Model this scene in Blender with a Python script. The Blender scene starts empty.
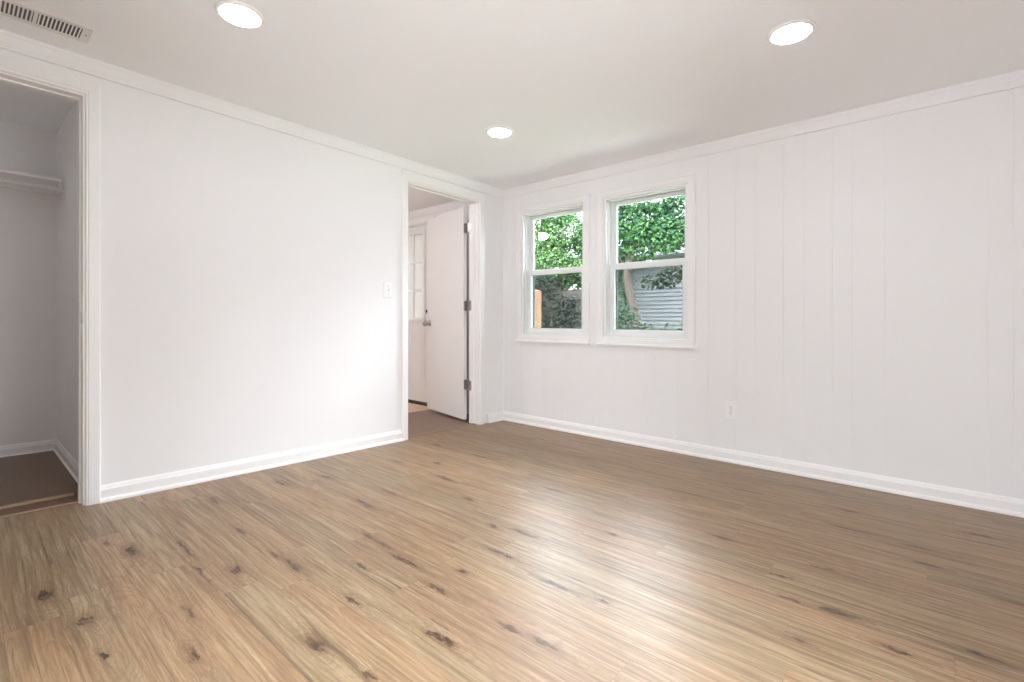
import bpy, bmesh, math, random
from math import pi, sin, cos, radians, sqrt
from mathutils import Vector

C = bpy.context.scene.collection
SC = bpy.context.scene

# ------------------------------------------------------------------ camera, sky, sun, exposure
CAM = (3.146, -3.459, 0.91)
YAW = 0.72008
cam_data = bpy.data.cameras.new('camera')
cam_data.sensor_width = 36.0
cam_data.lens = 488.6 / 1024 * 36
cam_data.shift_y = -16.4 / 1024
cam_data.clip_start = 0.02
cam = bpy.data.objects.new('camera', cam_data)
cam.location = CAM
cam.rotation_euler = (pi / 2, 0, YAW)
C.objects.link(cam)
SC.camera = cam

world = bpy.data.worlds.new('overcast_sky')
SC.world = world
world.use_nodes = True
nt = world.node_tree
bg = nt.nodes['Background']
# overcast sky: much brighter overhead than at the horizon
tc = nt.nodes.new('ShaderNodeTexCoord')
sx = nt.nodes.new('ShaderNodeSeparateXYZ')
mr = nt.nodes.new('ShaderNodeMapRange')
nt.links.new(tc.outputs['Generated'], sx.inputs[0])
nt.links.new(sx.outputs[2], mr.inputs['Value'])
mr.inputs['To Min'].default_value = 6.0
mr.inputs['To Max'].default_value = 38.0
mr.inputs['From Min'].default_value = 0.2
mr.inputs['From Max'].default_value = 0.45
nt.links.new(mr.outputs[0], bg.inputs['Strength'])
bg.inputs['Color'].default_value = (0.935, 0.965, 1.07, 1)

SC.view_settings.view_transform = 'Standard'
SC.view_settings.look = 'None'
SC.view_settings.gamma = 1.0
SC.view_settings.use_curve_mapping = False
SC.view_settings.exposure = 0.06
SC.cycles.max_bounces = 14
SC.cycles.diffuse_bounces = 9
SC.cycles.glossy_bounces = 4
SC.cycles.transparent_max_bounces = 12
SC.cycles.caustics_reflective = False
SC.cycles.caustics_refractive = False
SC.cycles.sample_clamp_indirect = 6.0

LAMP = 36.0        # radiance of the recessed lamps' lenses
DOME = 70.0         # radiance of the next room's dome lamp

# ------------------------------------------------------------------ helpers
# whole scene sheared in z to match a slanted horizon line: heights drop 1.3 cm per metre towards one side, the walls stay plumb
SHEAR = 0.0127
FX, FY = 0.75174, 0.65946          # camera-right axis, along which the shear lowers heights
DATUM = CAM[0] * FX + CAM[1] * FY  # the shear is zero along the camera's line of sight


def shear_z(x, y):
    return -SHEAR * (x * FX + y * FY)


def lin(r, g, b):
    def f(c):
        c /= 255.0
        return c / 12.92 if c <= 0.04045 else ((c + 0.055) / 1.055) ** 2.4
    return (f(r), f(g), f(b), 1.0)


class MB:
    """collects shapes into one mesh"""

    def __init__(self):
        self.v, self.f, self.smooth = [], [], []

    def add(self, verts, faces, smooth=False):
        n = len(self.v)
        self.v += [tuple(p) for p in verts]
        self.f += [tuple(i + n for i in fc) for fc in faces]
        self.smooth += [smooth] * len(faces)
        return self

    def box(self, x0, x1, y0, y1, z0, z1):
        x0, x1 = sorted((x0, x1)); y0, y1 = sorted((y0, y1)); z0, z1 = sorted((z0, z1))
        v = [(x, y, z) for x in (x0, x1) for y in (y0, y1) for z in (z0, z1)]
        return self.add(v, [(0, 1, 3, 2), (4, 6, 7, 5), (0, 4, 5, 1), (2, 3, 7, 6), (0, 2, 6, 4), (1, 5, 7, 3)])

    def prism(self, prof, frm, to, axes):
        """polygon prof of (p, q) extruded; axes maps (p, q, t) -> xyz"""
        n = len(prof)
        v = [axes(p, q, frm) for p, q in prof] + [axes(p, q, to) for p, q in prof]
        f = [tuple(range(n))[::-1], tuple(range(n, 2 * n))]
        for i in range(n):
            j = (i + 1) % n
            f.append((i, j, n + j, n + i))
        return self.add(v, f)

    def lathe(self, prof, c=(0, 0, 0), axis='z', n=32, smooth=True):
        """prof of (r, h) turned about the axis"""
        v = []
        for r, h in prof:
            for k in range(n):
                a = 2 * pi * k / n
                p = (r * cos(a), r * sin(a), h)
                if axis == 'x':
                    p = (p[2], p[0], p[1])
                elif axis == 'y':
                    p = (p[0], p[2], p[1])
                v.append((p[0] + c[0], p[1] + c[1], p[2] + c[2]))
        f = []
        for i in range(len(prof) - 1):
            for k in range(n):
                a, b = i * n + k, i * n + (k + 1) % n
                f.append((a, b, b + n, a + n))
        if prof[0][0] > 1e-6:
            f.append(tuple(range(n))[::-1])
        if prof[-1][0] > 1e-6:
            f.append(tuple(range((len(prof) - 1) * n, len(prof) * n)))
        return self.add(v, f, smooth)

    def tube(self, pts, rad, n=8):
        pts = [Vector(p) for p in pts]
        v = []
        for i, p in enumerate(pts):
            d = (pts[min(i + 1, len(pts) - 1)] - pts[max(i - 1, 0)]).normalized()
            a = d.orthogonal().normalized()
            b = d.cross(a)
            r = rad[i] if isinstance(rad, (list, tuple)) else rad
            v += [tuple(p + a * (r * cos(2 * pi * k / n)) + b * (r * sin(2 * pi * k / n))) for k in range(n)]
        f = [tuple(range(n))[::-1], tuple(range((len(pts) - 1) * n, len(pts) * n))]
        for i in range(len(pts) - 1):
            for k in range(n):
                a, b = i * n + k, i * n + (k + 1) % n
                f.append((a, b, b + n, a + n))
        return self.add(v, f, True)

    def turn(self, ang, px=0.0, py=0.0):
        c, s = cos(ang), sin(ang)
        self.v = [(px + (x - px) * c - (y - py) * s, py + (x - px) * s + (y - py) * c, z) for x, y, z in self.v]
        return self


def set_props(o, label, cat, group=None, kind=None):
    if label:
        o['label'] = label
    if cat:
        o['category'] = cat
    if group:
        o['group'] = group
    if kind:
        o['kind'] = kind
    return o


def obj(name, mb, material, parent=None, bevel=0.0, loc=None, label=None, cat=None, group=None, kind=None):
    """links one mesh object; mb is given in house coordinates when loc is None, else relative to loc"""
    bm = bmesh.new()
    vs = [bm.verts.new((x, y, z + shear_z(x, y))) for x, y, z in mb.v]
    bm.verts.ensure_lookup_table()
    for fc, sm in zip(mb.f, mb.smooth):
        try:
            face = bm.faces.new([vs[i] for i in fc])
            face.smooth = sm
        except ValueError:
            pass
    bmesh.ops.recalc_face_normals(bm, faces=bm.faces[:])
    if bevel:
        bmesh.ops.bevel(bm, geom=[e for e in bm.edges if e.is_manifold and e.calc_face_angle(0) > 0.6],
                        offset=bevel, segments=2, profile=0.6, affect='EDGES', clamp_overlap=True)
    me = bpy.data.meshes.new(name)
    bm.to_mesh(me)
    bm.free()
    o = bpy.data.objects.new(name, me)
    me.materials.append(material)
    C.objects.link(o)
    if parent is not None:
        o.parent = parent
    elif loc is not None:
        o.location = (loc[0], loc[1], loc[2] + shear_z(loc[0], loc[1]) + SHEAR * DATUM)
    else:
        o.location = (0, 0, SHEAR * DATUM)
    set_props(o, label, cat, group, kind)
    return o


def thing(name, loc, label, cat, group=None, kind=None):
    o = bpy.data.objects.new(name, None)
    o.empty_display_size = 0.1
    C.objects.link(o)
    o.location = (loc[0], loc[1], loc[2] + shear_z(loc[0], loc[1]) + SHEAR * DATUM)
    return set_props(o, label, cat, group, kind)


def copy_tree(o, parent=None):
    c = o.copy()
    C.objects.link(c)
    if parent is not None:
        c.parent = parent
    for ch in [k for k in bpy.data.objects if k.parent == o]:
        copy_tree(ch, c)
    return c


# ------------------------------------------------------------------ materials
class NT:
    def __init__(self, name):
        self.m = bpy.data.materials.new(name)
        self.m.use_nodes = True
        self.t = self.m.node_tree
        self.b = self.t.nodes['Principled BSDF']
        self.out = self.t.nodes['Material Output']

    def n(self, kind, **kw):
        nd = self.t.nodes.new(kind)
        for k, v in kw.items():
            setattr(nd, k, v)
        return nd

    def link(self, a, b):
        self.t.links.new(a, b)

    def _in(self, sock, v):
        if hasattr(v, 'is_linked'):
            self.link(v, sock)
        else:
            sock.default_value = v

    def math(self, op, a, b=None, c=None, clamp=False):
        nd = self.n('ShaderNodeMath', operation=op, use_clamp=clamp)
        for s, v in zip(nd.inputs, (a, b, c)):
            if v is not None:
                self._in(s, v)
        return nd.outputs[0]

    def vmath(self, op, a, b=None, c=None):
        nd = self.n('ShaderNodeVectorMath', operation=op)
        for s, v in zip(nd.inputs, (a, b, c)):
            if v is not None:
                self._in(s, v)
        return nd.outputs['Value'] if op in ('LENGTH', 'DOT_PRODUCT', 'DISTANCE') else nd.outputs[0]

    def xyz(self, x, y, z=0.0):
        nd = self.n('ShaderNodeCombineXYZ')
        for s, v in zip(nd.inputs, (x, y, z)):
            self._in(s, v)
        return nd.outputs[0]

    def noise(self, vec, scale=1.0, detail=2.0, rough=0.5, dist=0.0, col=False):
        nd = self.n('ShaderNodeTexNoise')
        if vec is not None:
            self.link(vec, nd.inputs['Vector'])
        nd.inputs['Scale'].default_value = scale
        nd.inputs['Detail'].default_value = detail
        nd.inputs['Roughness'].default_value = rough
        nd.inputs['Distortion'].default_value = dist
        return nd.outputs['Color'] if col else nd.outputs[0]

    def ramp(self, fac, stops, interp='LINEAR'):
        nd = self.n('ShaderNodeValToRGB')
        nd.color_ramp.interpolation = interp
        el = nd.color_ramp.elements
        while len(el) < len(stops):
            el.new(0.5)
        for e, (p, c) in zip(el, stops):
            e.position = p
            e.color = c if isinstance(c, tuple) else (c, c, c, 1)
        self.link(fac, nd.inputs[0])
        return nd.outputs[0]

    def mix(self, fac, a, b, mode='MIX'):
        nd = self.n('ShaderNodeMix', data_type='RGBA', blend_type=mode)
        self._in(nd.inputs[0], fac)
        self._in(nd.inputs[6], a)
        self._in(nd.inputs[7], b)
        return nd.outputs[2]

    def maprange(self, v, a, b, c=0.0, d=1.0, smooth=False):
        nd = self.n('ShaderNodeMapRange', interpolation_type='SMOOTHSTEP' if smooth else 'LINEAR')
        for s, x in zip(nd.inputs, (v, a, b, c, d)):
            self._in(s, x)
        return nd.outputs[0]

    def bump(self, h, strength, dist=0.01):
        nd = self.n('ShaderNodeBump')
        nd.inputs['Strength'].default_value = strength
        nd.inputs['Distance'].default_value = dist
        self.link(h, nd.inputs['Height'])
        self.link(nd.outputs[0], self.b.inputs['Normal'])

    def coords(self):
        return self.n('ShaderNodeTexCoord').outputs['Object']


def paint(name, col, rough, speck=0.02, bump=0.05, scale=180, spec=0.4):
    t = NT(name)
    p = t.coords()
    n = t.noise(p, 3.0, 3.0)
    dark = tuple(c * (1 - speck) for c in col[:3]) + (1,)
    t.link(t.mix(n, col, dark), t.b.inputs['Base Color'])
    t.b.inputs['Roughness'].default_value = rough
    t.b.inputs['Specular IOR Level'].default_value = spec
    t.bump(t.noise(p, scale, 2.0), bump, 0.002)
    return t.m


def plain(name, col, rough=0.5, metal=0.0, var=0.06, scale=30):
    t = NT(name)
    n = t.noise(t.coords(), scale, 3.0)
    t.link(t.mix(n, tuple(min(1, c * (1 + var)) for c in col[:3]) + (1,), tuple(c * (1 - var) for c in col[:3]) + (1,)), t.b.inputs['Base Color'])
    t.b.inputs['Roughness'].default_value = rough
    t.b.inputs['Metallic'].default_value = metal
    return t.m


M = {}
M['wall'] = paint('white_wall_paint', (0.885, 0.872, 0.872, 1), 0.55)
M['panel'] = paint('white_panelling_paint', (0.885, 0.872, 0.872, 1), 0.45)
M['ceiling'] = paint('white_ceiling_paint', (0.945, 0.95, 0.965, 1), 0.8, bump=0.1)
M['trim'] = paint('white_trim_gloss', (0.90, 0.888, 0.88, 1), 0.3, bump=0.02)
M['door'] = paint('white_door_paint', (0.86, 0.845, 0.83, 1), 0.35, bump=0.03)
M['plastic'] = plain('white_plastic', (0.91, 0.90, 0.89, 1), 0.3, var=0.01)
M['vinyl'] = plain('white_vinyl', (0.84, 0.86, 0.85, 1), 0.35, var=0.01)
M['nickel'] = plain('brushed_nickel', (0.42, 0.41, 0.39, 1), 0.3, 1.0)
M['dark'] = plain('dark_void', (0.02, 0.02, 0.02, 1), 0.8)
M['slot'] = plain('dark_slot', (0.10, 0.095, 0.09, 1), 0.6)
M['bronze'] = plain('dark_bronze_threshold', (0.018, 0.012, 0.01, 1), 0.4)
M['outer'] = plain('darkened_grey_green_frame', lin(60, 68, 66), 0.6)
M['vent'] = plain('white_register_enamel', (0.80, 0.78, 0.76, 1), 0.4, var=0.01)
M['strip'] = plain('light_wood_strip', lin(150, 124, 98), 0.5, var=0.12, scale=60)


def emitter(name, col, strength):
    t = NT(name)
    t.b.inputs['Base Color'].default_value = (0.8, 0.8, 0.8, 1)
    t.b.inputs['Emission Color'].default_value = col
    t.b.inputs['Emission Strength'].default_value = strength
    return t.m


M['lamp'] = emitter('lit_lens', (0.97, 0.98, 1.1, 1), LAMP)
M['closet_fill'] = emitter('closet_fill_lens', (0.98, 1.0, 1.02, 1), 12.0)  # emission of the unseen lamp added in the closet
M['dome'] = emitter('lit_glass_dome', (0.99, 0.975, 1.03, 1), DOME)


def glass_material():
    t = NT('window_glass')
    t.t.nodes.remove(t.b)
    tr = t.n('ShaderNodeBsdfTransparent')
    tr.inputs[0].default_value = (0.93, 0.96, 0.95, 1)
    gl = t.n('ShaderNodeBsdfGlossy')
    gl.inputs['Roughness'].default_value = 0.0
    fr = t.n('ShaderNodeFresnel')
    fr.inputs['IOR'].default_value = 1.28
    mx = t.n('ShaderNodeMixShader')
    t.link(fr.outputs[0], mx.inputs[0])
    t.link(tr.outputs[0], mx.inputs[1])
    t.link(gl.outputs[0], mx.inputs[2])
    t.link(mx.outputs[0], t.out.inputs['Surface'])
    return t.m


def screen_material():
    t = NT('insect_mesh')
    t.t.nodes.remove(t.b)
    tr = t.n('ShaderNodeBsdfTransparent')
    df = t.n('ShaderNodeBsdfDiffuse')
    df.inputs[0].default_value = (0.02, 0.022, 0.022, 1)
    mx = t.n('ShaderNodeMixShader')
    p = t.coords()
    sx, sy, sz = t.n('ShaderNodeSeparateXYZ'), None, None
    t.link(p, sx.inputs[0])
    wires = t.math('MAXIMUM', t.math('GREATER_THAN', t.math('FRACT', t.math('MULTIPLY', sx.outputs[0], 640.0)), 0.83),
                   t.math('GREATER_THAN', t.math('FRACT', t.math('MULTIPLY', sx.outputs[2], 640.0)), 0.83))
    t.link(wires, mx.inputs[0])
    t.link(tr.outputs[0], mx.inputs[1])
    t.link(df.outputs[0], mx.inputs[2])
    t.link(mx.outputs[0], t.out.inputs['Surface'])
    return t.m


def frosted_material():
    t = NT('obscured_glass')
    t.t.nodes.remove(t.b)
    tl = t.n('ShaderNodeBsdfTranslucent')
    tl.inputs[0].default_value = (0.55, 0.53, 0.50, 1)
    df = t.n('ShaderNodeBsdfDiffuse')
    df.inputs[0].default_value = (0.78, 0.78, 0.74, 1)
    mx = t.n('ShaderNodeMixShader')
    mx.inputs[0].default_value = 0.7
    gl = t.n('ShaderNodeBsdfGlossy')
    gl.inputs['Roughness'].default_value = 0.15
    m2 = t.n('ShaderNodeMixShader')
    m2.inputs[0].default_value = 0.06
    t.link(tl.outputs[0], mx.inputs[1])
    t.link(df.outputs[0], mx.inputs[2])
    t.link(mx.outputs[0], m2.inputs[1])
    t.link(gl.outputs[0], m2.inputs[2])
    t.link(m2.outputs[0], t.out.inputs['Surface'])
    return t.m


M['glass'] = glass_material()
M['screen'] = screen_material()
M['frosted'] = frosted_material()

# knots of the floorboards: x, y, half length, half width (metres)
KNOTS = [
    (0.934, -3.266, 0.055, 0.0220), (1.205, -3.203, 0.035, 0.0200), (1.439, -3.194, 0.025, 0.0090), (0.751, -3.002, 0.060, 0.0170), (0.595, -3.051, 0.030, 0.0100),
    (1.170, -2.876, 0.120, 0.0070), (0.884, -2.855, 0.120, 0.0060), (1.390, -2.977, 0.050, 0.0090), (1.615, -3.034, 0.050, 0.0100), (1.217, -2.784, 0.045, 0.0180),
    (1.324, -2.625, 0.060, 0.0160), (1.195, -2.636, 0.040, 0.0090), (1.516, -2.458, 0.035, 0.0110), (1.605, -2.323, 0.090, 0.0120), (1.364, -2.298, 0.130, 0.0120),
    (0.862, -2.644, 0.060, 0.0100), (1.816, -2.788, 0.050, 0.0190), (2.037, -2.757, 0.020, 0.0080), (1.838, -2.369, 0.060, 0.0100), (2.047, -2.536, 0.050, 0.0120),
    (1.702, -2.601, 0.050, 0.0080), (0.974, -2.102, 0.100, 0.0100), (1.624, -1.861, 0.035, 0.0120), (1.774, -1.822, 0.090, 0.0110), (1.827, -2.028, 0.080, 0.0120),
    (1.829, -2.230, 0.030, 0.0110), (2.066, -2.530, 0.045, 0.0140), (2.131, -2.073, 0.080, 0.0100), (2.298, -2.349, 0.050, 0.0130), (2.170, -2.360, 0.040, 0.0090),
    (2.066, -1.565, 0.030, 0.0090), (2.296, -2.040, 0.020, 0.0080), (2.440, -1.272, 0.060, 0.0090), (2.698, -1.457, 0.040, 0.0080), (2.814, -1.290, 0.050, 0.0080),
    (2.775, -1.609, 0.035, 0.0100), (2.891, -1.595, 0.050, 0.0120), (2.826, -1.837, 0.040, 0.0100), (2.798, -0.517, 0.060, 0.0100), (2.829, -0.781, 0.060, 0.0090),
    (3.072, -0.802, 0.050, 0.0140), (3.109, -0.976, 0.050, 0.0120), (3.281, -0.462, 0.070, 0.0100), (2.906, -1.588, 0.060, 0.0140), (3.044, -1.698, 0.045, 0.0120),
    (3.245, -1.560, 0.050, 0.0110), (3.342, -1.120, 0.050, 0.0100), (1.298, -1.699, 0.050, 0.0140), (0.944, -1.557, 0.100, 0.0140), (0.312, -1.070, 0.050, 0.0120),
    (0.674, -1.383, 0.040, 0.0120), (0.788, -1.073, 0.120, 0.0120), (1.542, -1.279, 0.070, 0.0130), (0.468, -1.549, 0.060, 0.0160), (0.909, -1.921, 0.090, 0.0110),
    (0.368, -2.595, 0.070, 0.0170), (0.942, -2.093, 0.080, 0.0100), (0.349, -2.246, 0.070, 0.0140), (0.429, -2.020, 0.050, 0.0120),
]


def board_floor():
    t = NT('rustic_oak_laminate')
    p = t.coords()
    sp = t.n('ShaderNodeSeparateXYZ')
    t.link(p, sp.inputs[0])
    X, Y = sp.outputs[0], sp.outputs[1]
    W, L = 0.1245, 1.21
    v = t.math('DIVIDE', t.math('ADD', Y, 3.118), W)
    row = t.math('FLOOR', v)
    wn = t.n('ShaderNodeTexWhiteNoise', noise_dimensions='1D')
    t.link(row, wn.inputs['W'])
    u = t.math('ADD', t.math('DIVIDE', X, L), t.math('ADD', wn.outputs['Value'], 20.0))
    col = t.math('FLOOR', u)
    w2 = t.n('ShaderNodeTexWhiteNoise', noise_dimensions='2D')
    t.link(t.xyz(row, col), w2.inputs['Vector'])
    rnd, rcol = w2.outputs['Value'], w2.outputs['Color']
    shift = t.vmath('MULTIPLY', rcol, (37.0, 23.0, 11.0))

    # distance to the nearest knot in knot radii, edges ragged by noise
    rag = t.noise(t.vmath('MULTIPLY', p, (14.0, 34.0, 1.0)), 1.0, 4.0, 0.7, col=True)
    pr = t.vmath('MULTIPLY_ADD', rag, (0.13, 0.05, 0.0), t.vmath('ADD', p, (-0.065, -0.025, 0.0)))
    best = None
    for kx, ky, a, b in KNOTS:
        q = t.vmath('MULTIPLY_ADD', pr, (1 / a, 1 / b, 0.0), (-kx / a, -ky / b, 0.0))
        d = t.vmath('LENGTH', q)
        best = d if best is None else t.math('SMOOTH_MIN', best, d, 0.5)
    # grain bends round the knots
    bend = t.math('DIVIDE', 0.03, t.math('ADD', best, 0.8))
    gv = t.vmath('ADD', t.xyz(t.math('MULTIPLY', X, 1.0), t.math('ADD', Y, bend), 0.0), shift)

    def stretched(sx, sy):
        return t.vmath('MULTIPLY', gv, (sx, sy, 1.0))
    broad = t.noise(stretched(1.5, 10.0), 1.0, 3.0, 0.55, 0.6)
    band = t.noise(stretched(1.0, 34.0), 1.0, 5.0, 0.64, 0.8)
    fine = t.noise(stretched(4.0, 105.0), 1.0, 4.0, 0.68, 0.4)
    crack = t.noise(stretched(1.7, 58.0), 1.0, 4.0, 0.6, 0.8)
    pores = t.noise(stretched(22.0, 340.0), 1.0, 2.0, 0.6)
    # cathedral lines
    wf = t.noise(stretched(1.2, 7.0), 1.0, 3.0, 0.5, 0.5)
    wave = t.math('SINE', t.math('MULTIPLY', wf, 120.0))
    wave = t.math('MULTIPLY', t.math('POWER', t.maprange(wave, -1.0, 1.0), 4.0), t.maprange(t.noise(stretched(2.0, 8.0), 1.0, 2.0), 0.45, 0.60))

    tone = t.ramp(t.math('ADD', t.math('MULTIPLY', rnd, 0.60), t.math('MULTIPLY', broad, 0.40)),
                  [(0.12, lin(137, 110, 83)), (0.28, lin(145, 116, 86)), (0.42, lin(135, 115, 87)),
                   (0.58, lin(149, 118, 86)), (0.72, lin(140, 119, 90)), (0.90, lin(134, 104, 75))])
    br = t.n('ShaderNodeSeparateColor')
    t.link(rcol, br.inputs[0])
    tone = t.mix(1.0, tone, t.ramp(br.outputs[1], [(0.0, 0.88), (0.5, 1.0), (1.0, 1.12)]), 'MULTIPLY')
    c = t.mix(t.maprange(band, 0.50, 0.72, 0.0, 0.85), tone, lin(102, 79, 56))
    c = t.mix(t.maprange(band, 0.44, 0.26, 0.0, 0.8), c, lin(170, 147, 116))
    c = t.mix(t.math('MULTIPLY', t.maprange(fine, 0.48, 0.66), 0.52), c, lin(91, 69, 48))
    c = t.mix(t.math('MULTIPLY', t.maprange(fine, 0.47, 0.28), 0.45), c, lin(178, 157, 130))
    c = t.mix(t.math('MULTIPLY', t.maprange(crack, 0.61, 0.68), 0.6), c, lin(73, 51, 34))
    c = t.mix(t.math('MULTIPLY', t.maprange(crack, 0.36, 0.26), 0.4), c, lin(185, 166, 141))
    c = t.mix(t.math('MULTIPLY', t.maprange(pores, 0.55, 0.75), 0.3), c, lin(94, 73, 56))
    c = t.mix(t.math('MULTIPLY', wave, 0.45), c, lin(110, 86, 65))
    # warm blushes
    c = t.mix(t.maprange(t.noise(stretched(2.0, 8.0), 1.0, 2.0), 0.54, 0.75, 0.0, 0.4), c, lin(145, 105, 75))
    # knots: rings, halo, core
    rings = t.math('MULTIPLY', t.math('POWER', t.maprange(t.math('SINE', t.math('MULTIPLY_ADD', band, 9.0, t.math('MULTIPLY', best, 8.0))), -1.0, 1.0), 2.5),
                   t.maprange(best, 5.5, 1.5, 0.0, 0.42))
    c = t.mix(rings, c, lin(106, 83, 63))
    c = t.mix(t.maprange(best, 2.4, 0.7, 0.0, 0.42, True), c, lin(98, 69, 45))
    patch = t.maprange(t.noise(t.vmath('MULTIPLY', p, (30.0, 80.0, 1.0)), 1.0, 4.0, 0.7), 0.36, 0.52, 0.30, 1.0)
    core = t.math('MULTIPLY', t.maprange(best, 1.05, 0.62, 0.0, 1.0, True), patch)
    core = t.math('MULTIPLY', core, t.maprange(t.noise(p, 5.0, 2.0), 0.34, 0.56, 0.50, 0.97))
    c = t.mix(core, c, lin(60, 39, 24))
    # seams
    fv = t.math('FRACT', v)
    fu = t.math('FRACT', u)
    ev = t.math('MULTIPLY', t.math('MINIMUM', fv, t.math('SUBTRACT', 1.0, fv)), W)
    eu = t.math('MULTIPLY', t.math('MINIMUM', fu, t.math('SUBTRACT', 1.0, fu)), L)
    seam = t.maprange(t.math('MINIMUM', ev, eu), 0.0014, 0.0003)
    c = t.mix(t.math('MULTIPLY', seam, 0.28), c, lin(92, 70, 52))
    t.link(c, t.b.inputs['Base Color'])
    t.link(t.maprange(fine, 0.3, 0.7, 0.34, 0.43), t.b.inputs['Roughness'])
    t.b.inputs['Specular IOR Level'].default_value = 0.42
    h = t.math('SUBTRACT', t.math('MULTIPLY', fine, 0.12), t.math('MULTIPLY', seam, 0.7))
    t.bump(h, 0.12, 0.002)
    return t.m


def dark_boards(name, a, b, rough=0.35):
    t = NT(name)
    p = t.coords()
    sp = t.n('ShaderNodeSeparateXYZ')
    t.link(p, sp.inputs[0])
    row = t.math('FLOOR', t.math('DIVIDE', sp.outputs[1], 0.09))
    wn = t.n('ShaderNodeTexWhiteNoise', noise_dimensions='1D')
    t.link(row, wn.inputs['W'])
    g = t.noise(t.vmath('ADD', t.vmath('MULTIPLY', p, (4.0, 40.0, 1.0)), t.vmath('MULTIPLY', wn.outputs['Color'], (9.0, 7.0, 3.0))), 1.0, 4.0, 0.6, 0.6)
    c = t.mix(t.math('ADD', t.math('MULTIPLY', g, 0.75), t.math('MULTIPLY', wn.outputs['Value'], 0.25)), a, b)
    fr = t.math('FRACT', t.math('DIVIDE', sp.outputs[1], 0.09))
    c = t.mix(t.math('MULTIPLY', t.math('LESS_THAN', fr, 0.02), 0.5), c, (0.02, 0.012, 0.008, 1))
    t.link(c, t.b.inputs['Base Color'])
    t.b.inputs['Roughness'].default_value = rough
    return t.m


M['floor'] = board_floor()
M['floor_dark'] = dark_boards('dark_brown_boards', lin(74, 52, 38), lin(118, 88, 66))
M['floor_hall'] = dark_boards('brown_boards', lin(98, 72, 56), lin(128, 98, 78))
M['floor_tan'] = plain('tan_vinyl_floor', lin(214, 188, 156), 0.45, var=0.08, scale=9)


def leaf_material(name, dark, mid, light):
    t = NT(name)
    g = t.n('ShaderNodeNewGeometry')
    n = t.noise(t.coords(), 2.2, 2.0)
    f = t.math('ADD', t.math('MULTIPLY', g.outputs['Random Per Island'], 0.65), t.math('MULTIPLY', n, 0.35))
    c = t.ramp(f, [(0.15, dark), (0.5, mid), (0.85, light)])
    t.link(c, t.b.inputs['Base Color'])
    t.b.inputs['Roughness'].default_value = 0.65
    t.b.inputs['Specular IOR Level'].default_value = 0.2
    tl = t.n('ShaderNodeBsdfTranslucent')
    t.link(c, tl.inputs[0])
    mx = t.n('ShaderNodeMixShader')
    mx.inputs[0].default_value = 0.35
    t.link(t.b.outputs[0], mx.inputs[1])
    t.link(tl.outputs[0], mx.inputs[2])
    t.link(mx.outputs[0], t.out.inputs['Surface'])
    return t.m


M['leaf_bright'] = leaf_material('fresh_leaves', lin(13, 40, 22), lin(27, 63, 35), lin(64, 97, 40))
M['leaf_yellow'] = leaf_material('yellow_green_leaves', lin(21, 48, 26), lin(44, 78, 38), lin(87, 111, 51))
M['leaf_dark'] = leaf_material('dark_ivy_leaves', lin(7, 16, 11), lin(12, 26, 16), lin(26, 44, 25))
M['leaf_grey'] = leaf_material('dull_leaves', lin(15, 30, 19), lin(27, 45, 28), lin(49, 66, 38))


def bark_material(name, a, b):
    t = NT(name)
    n = t.noise(t.vmath('MULTIPLY', t.coords(), (9.0, 9.0, 2.0)), 3.0, 4.0, 0.65)
    t.link(t.mix(n, a, b), t.b.inputs['Base Color'])
    t.b.inputs['Roughness'].default_value = 0.85
    t.bump(n, 0.5, 0.02)
    return t.m


M['bark'] = bark_material('tan_bark', lin(66, 56, 46), lin(42, 35, 28))
M['bark_dark'] = bark_material('dark_bark', lin(78, 64, 52), lin(48, 38, 32))
M['pine'] = bark_material('new_pine_lumber', lin(94, 70, 43), lin(78, 55, 31))
M['fence'] = bark_material('weathered_dark_boards', lin(66, 54, 46), lin(38, 32, 30))
M['siding'] = plain('grey_blue_siding', lin(88, 91, 92), 0.6, var=0.04, scale=4)
M['gutter'] = plain('pale_gutter', lin(112, 116, 120), 0.5, var=0.03)
M['shingle'] = bark_material('grey_shingles', lin(38, 36, 40), lin(28, 27, 30))
M['patio'] = bark_material('pale_bounce_concrete', lin(228, 224, 220), lin(214, 210, 206))  # pale ground added to reflect daylight indoors
M['grass'] = bark_material('lawn', lin(78, 104, 56), lin(52, 76, 40))

# ------------------------------------------------------------------ the setting
H = 2.189            # ceiling
RX, RY = 3.62, -4.30  # far ends of the room behind the camera
TH = 0.12
DOOR = (-1.11, -0.335, 2.012)       # doorway in the left wall: y0, y1, top
CLO = (-4.12, -3.048, 2.0)          # closet opening
W1 = (0.235, 0.911)
W2 = (1.104, 1.785)
WZ = (0.820, 1.935)
EXT = (-1.90, -1.065, 2.02)         # outside door


def cells(us, zs, holes):
    us, zs = sorted(set(us)), sorted(set(zs))
    for a, b in zip(us, us[1:]):
        for c, d in zip(zs, zs[1:]):
            mu, mz = (a + b) / 2, (c + d) / 2
            if not any(h[0] < mu < h[1] and h[2] < mz < h[3] for h in holes):
                yield a, b, c, d


def structure(name, mb, mat, label, cat, bevel=0.0):
    return obj(name, mb, mat, None, bevel, None, label, cat, None, 'structure')


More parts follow.
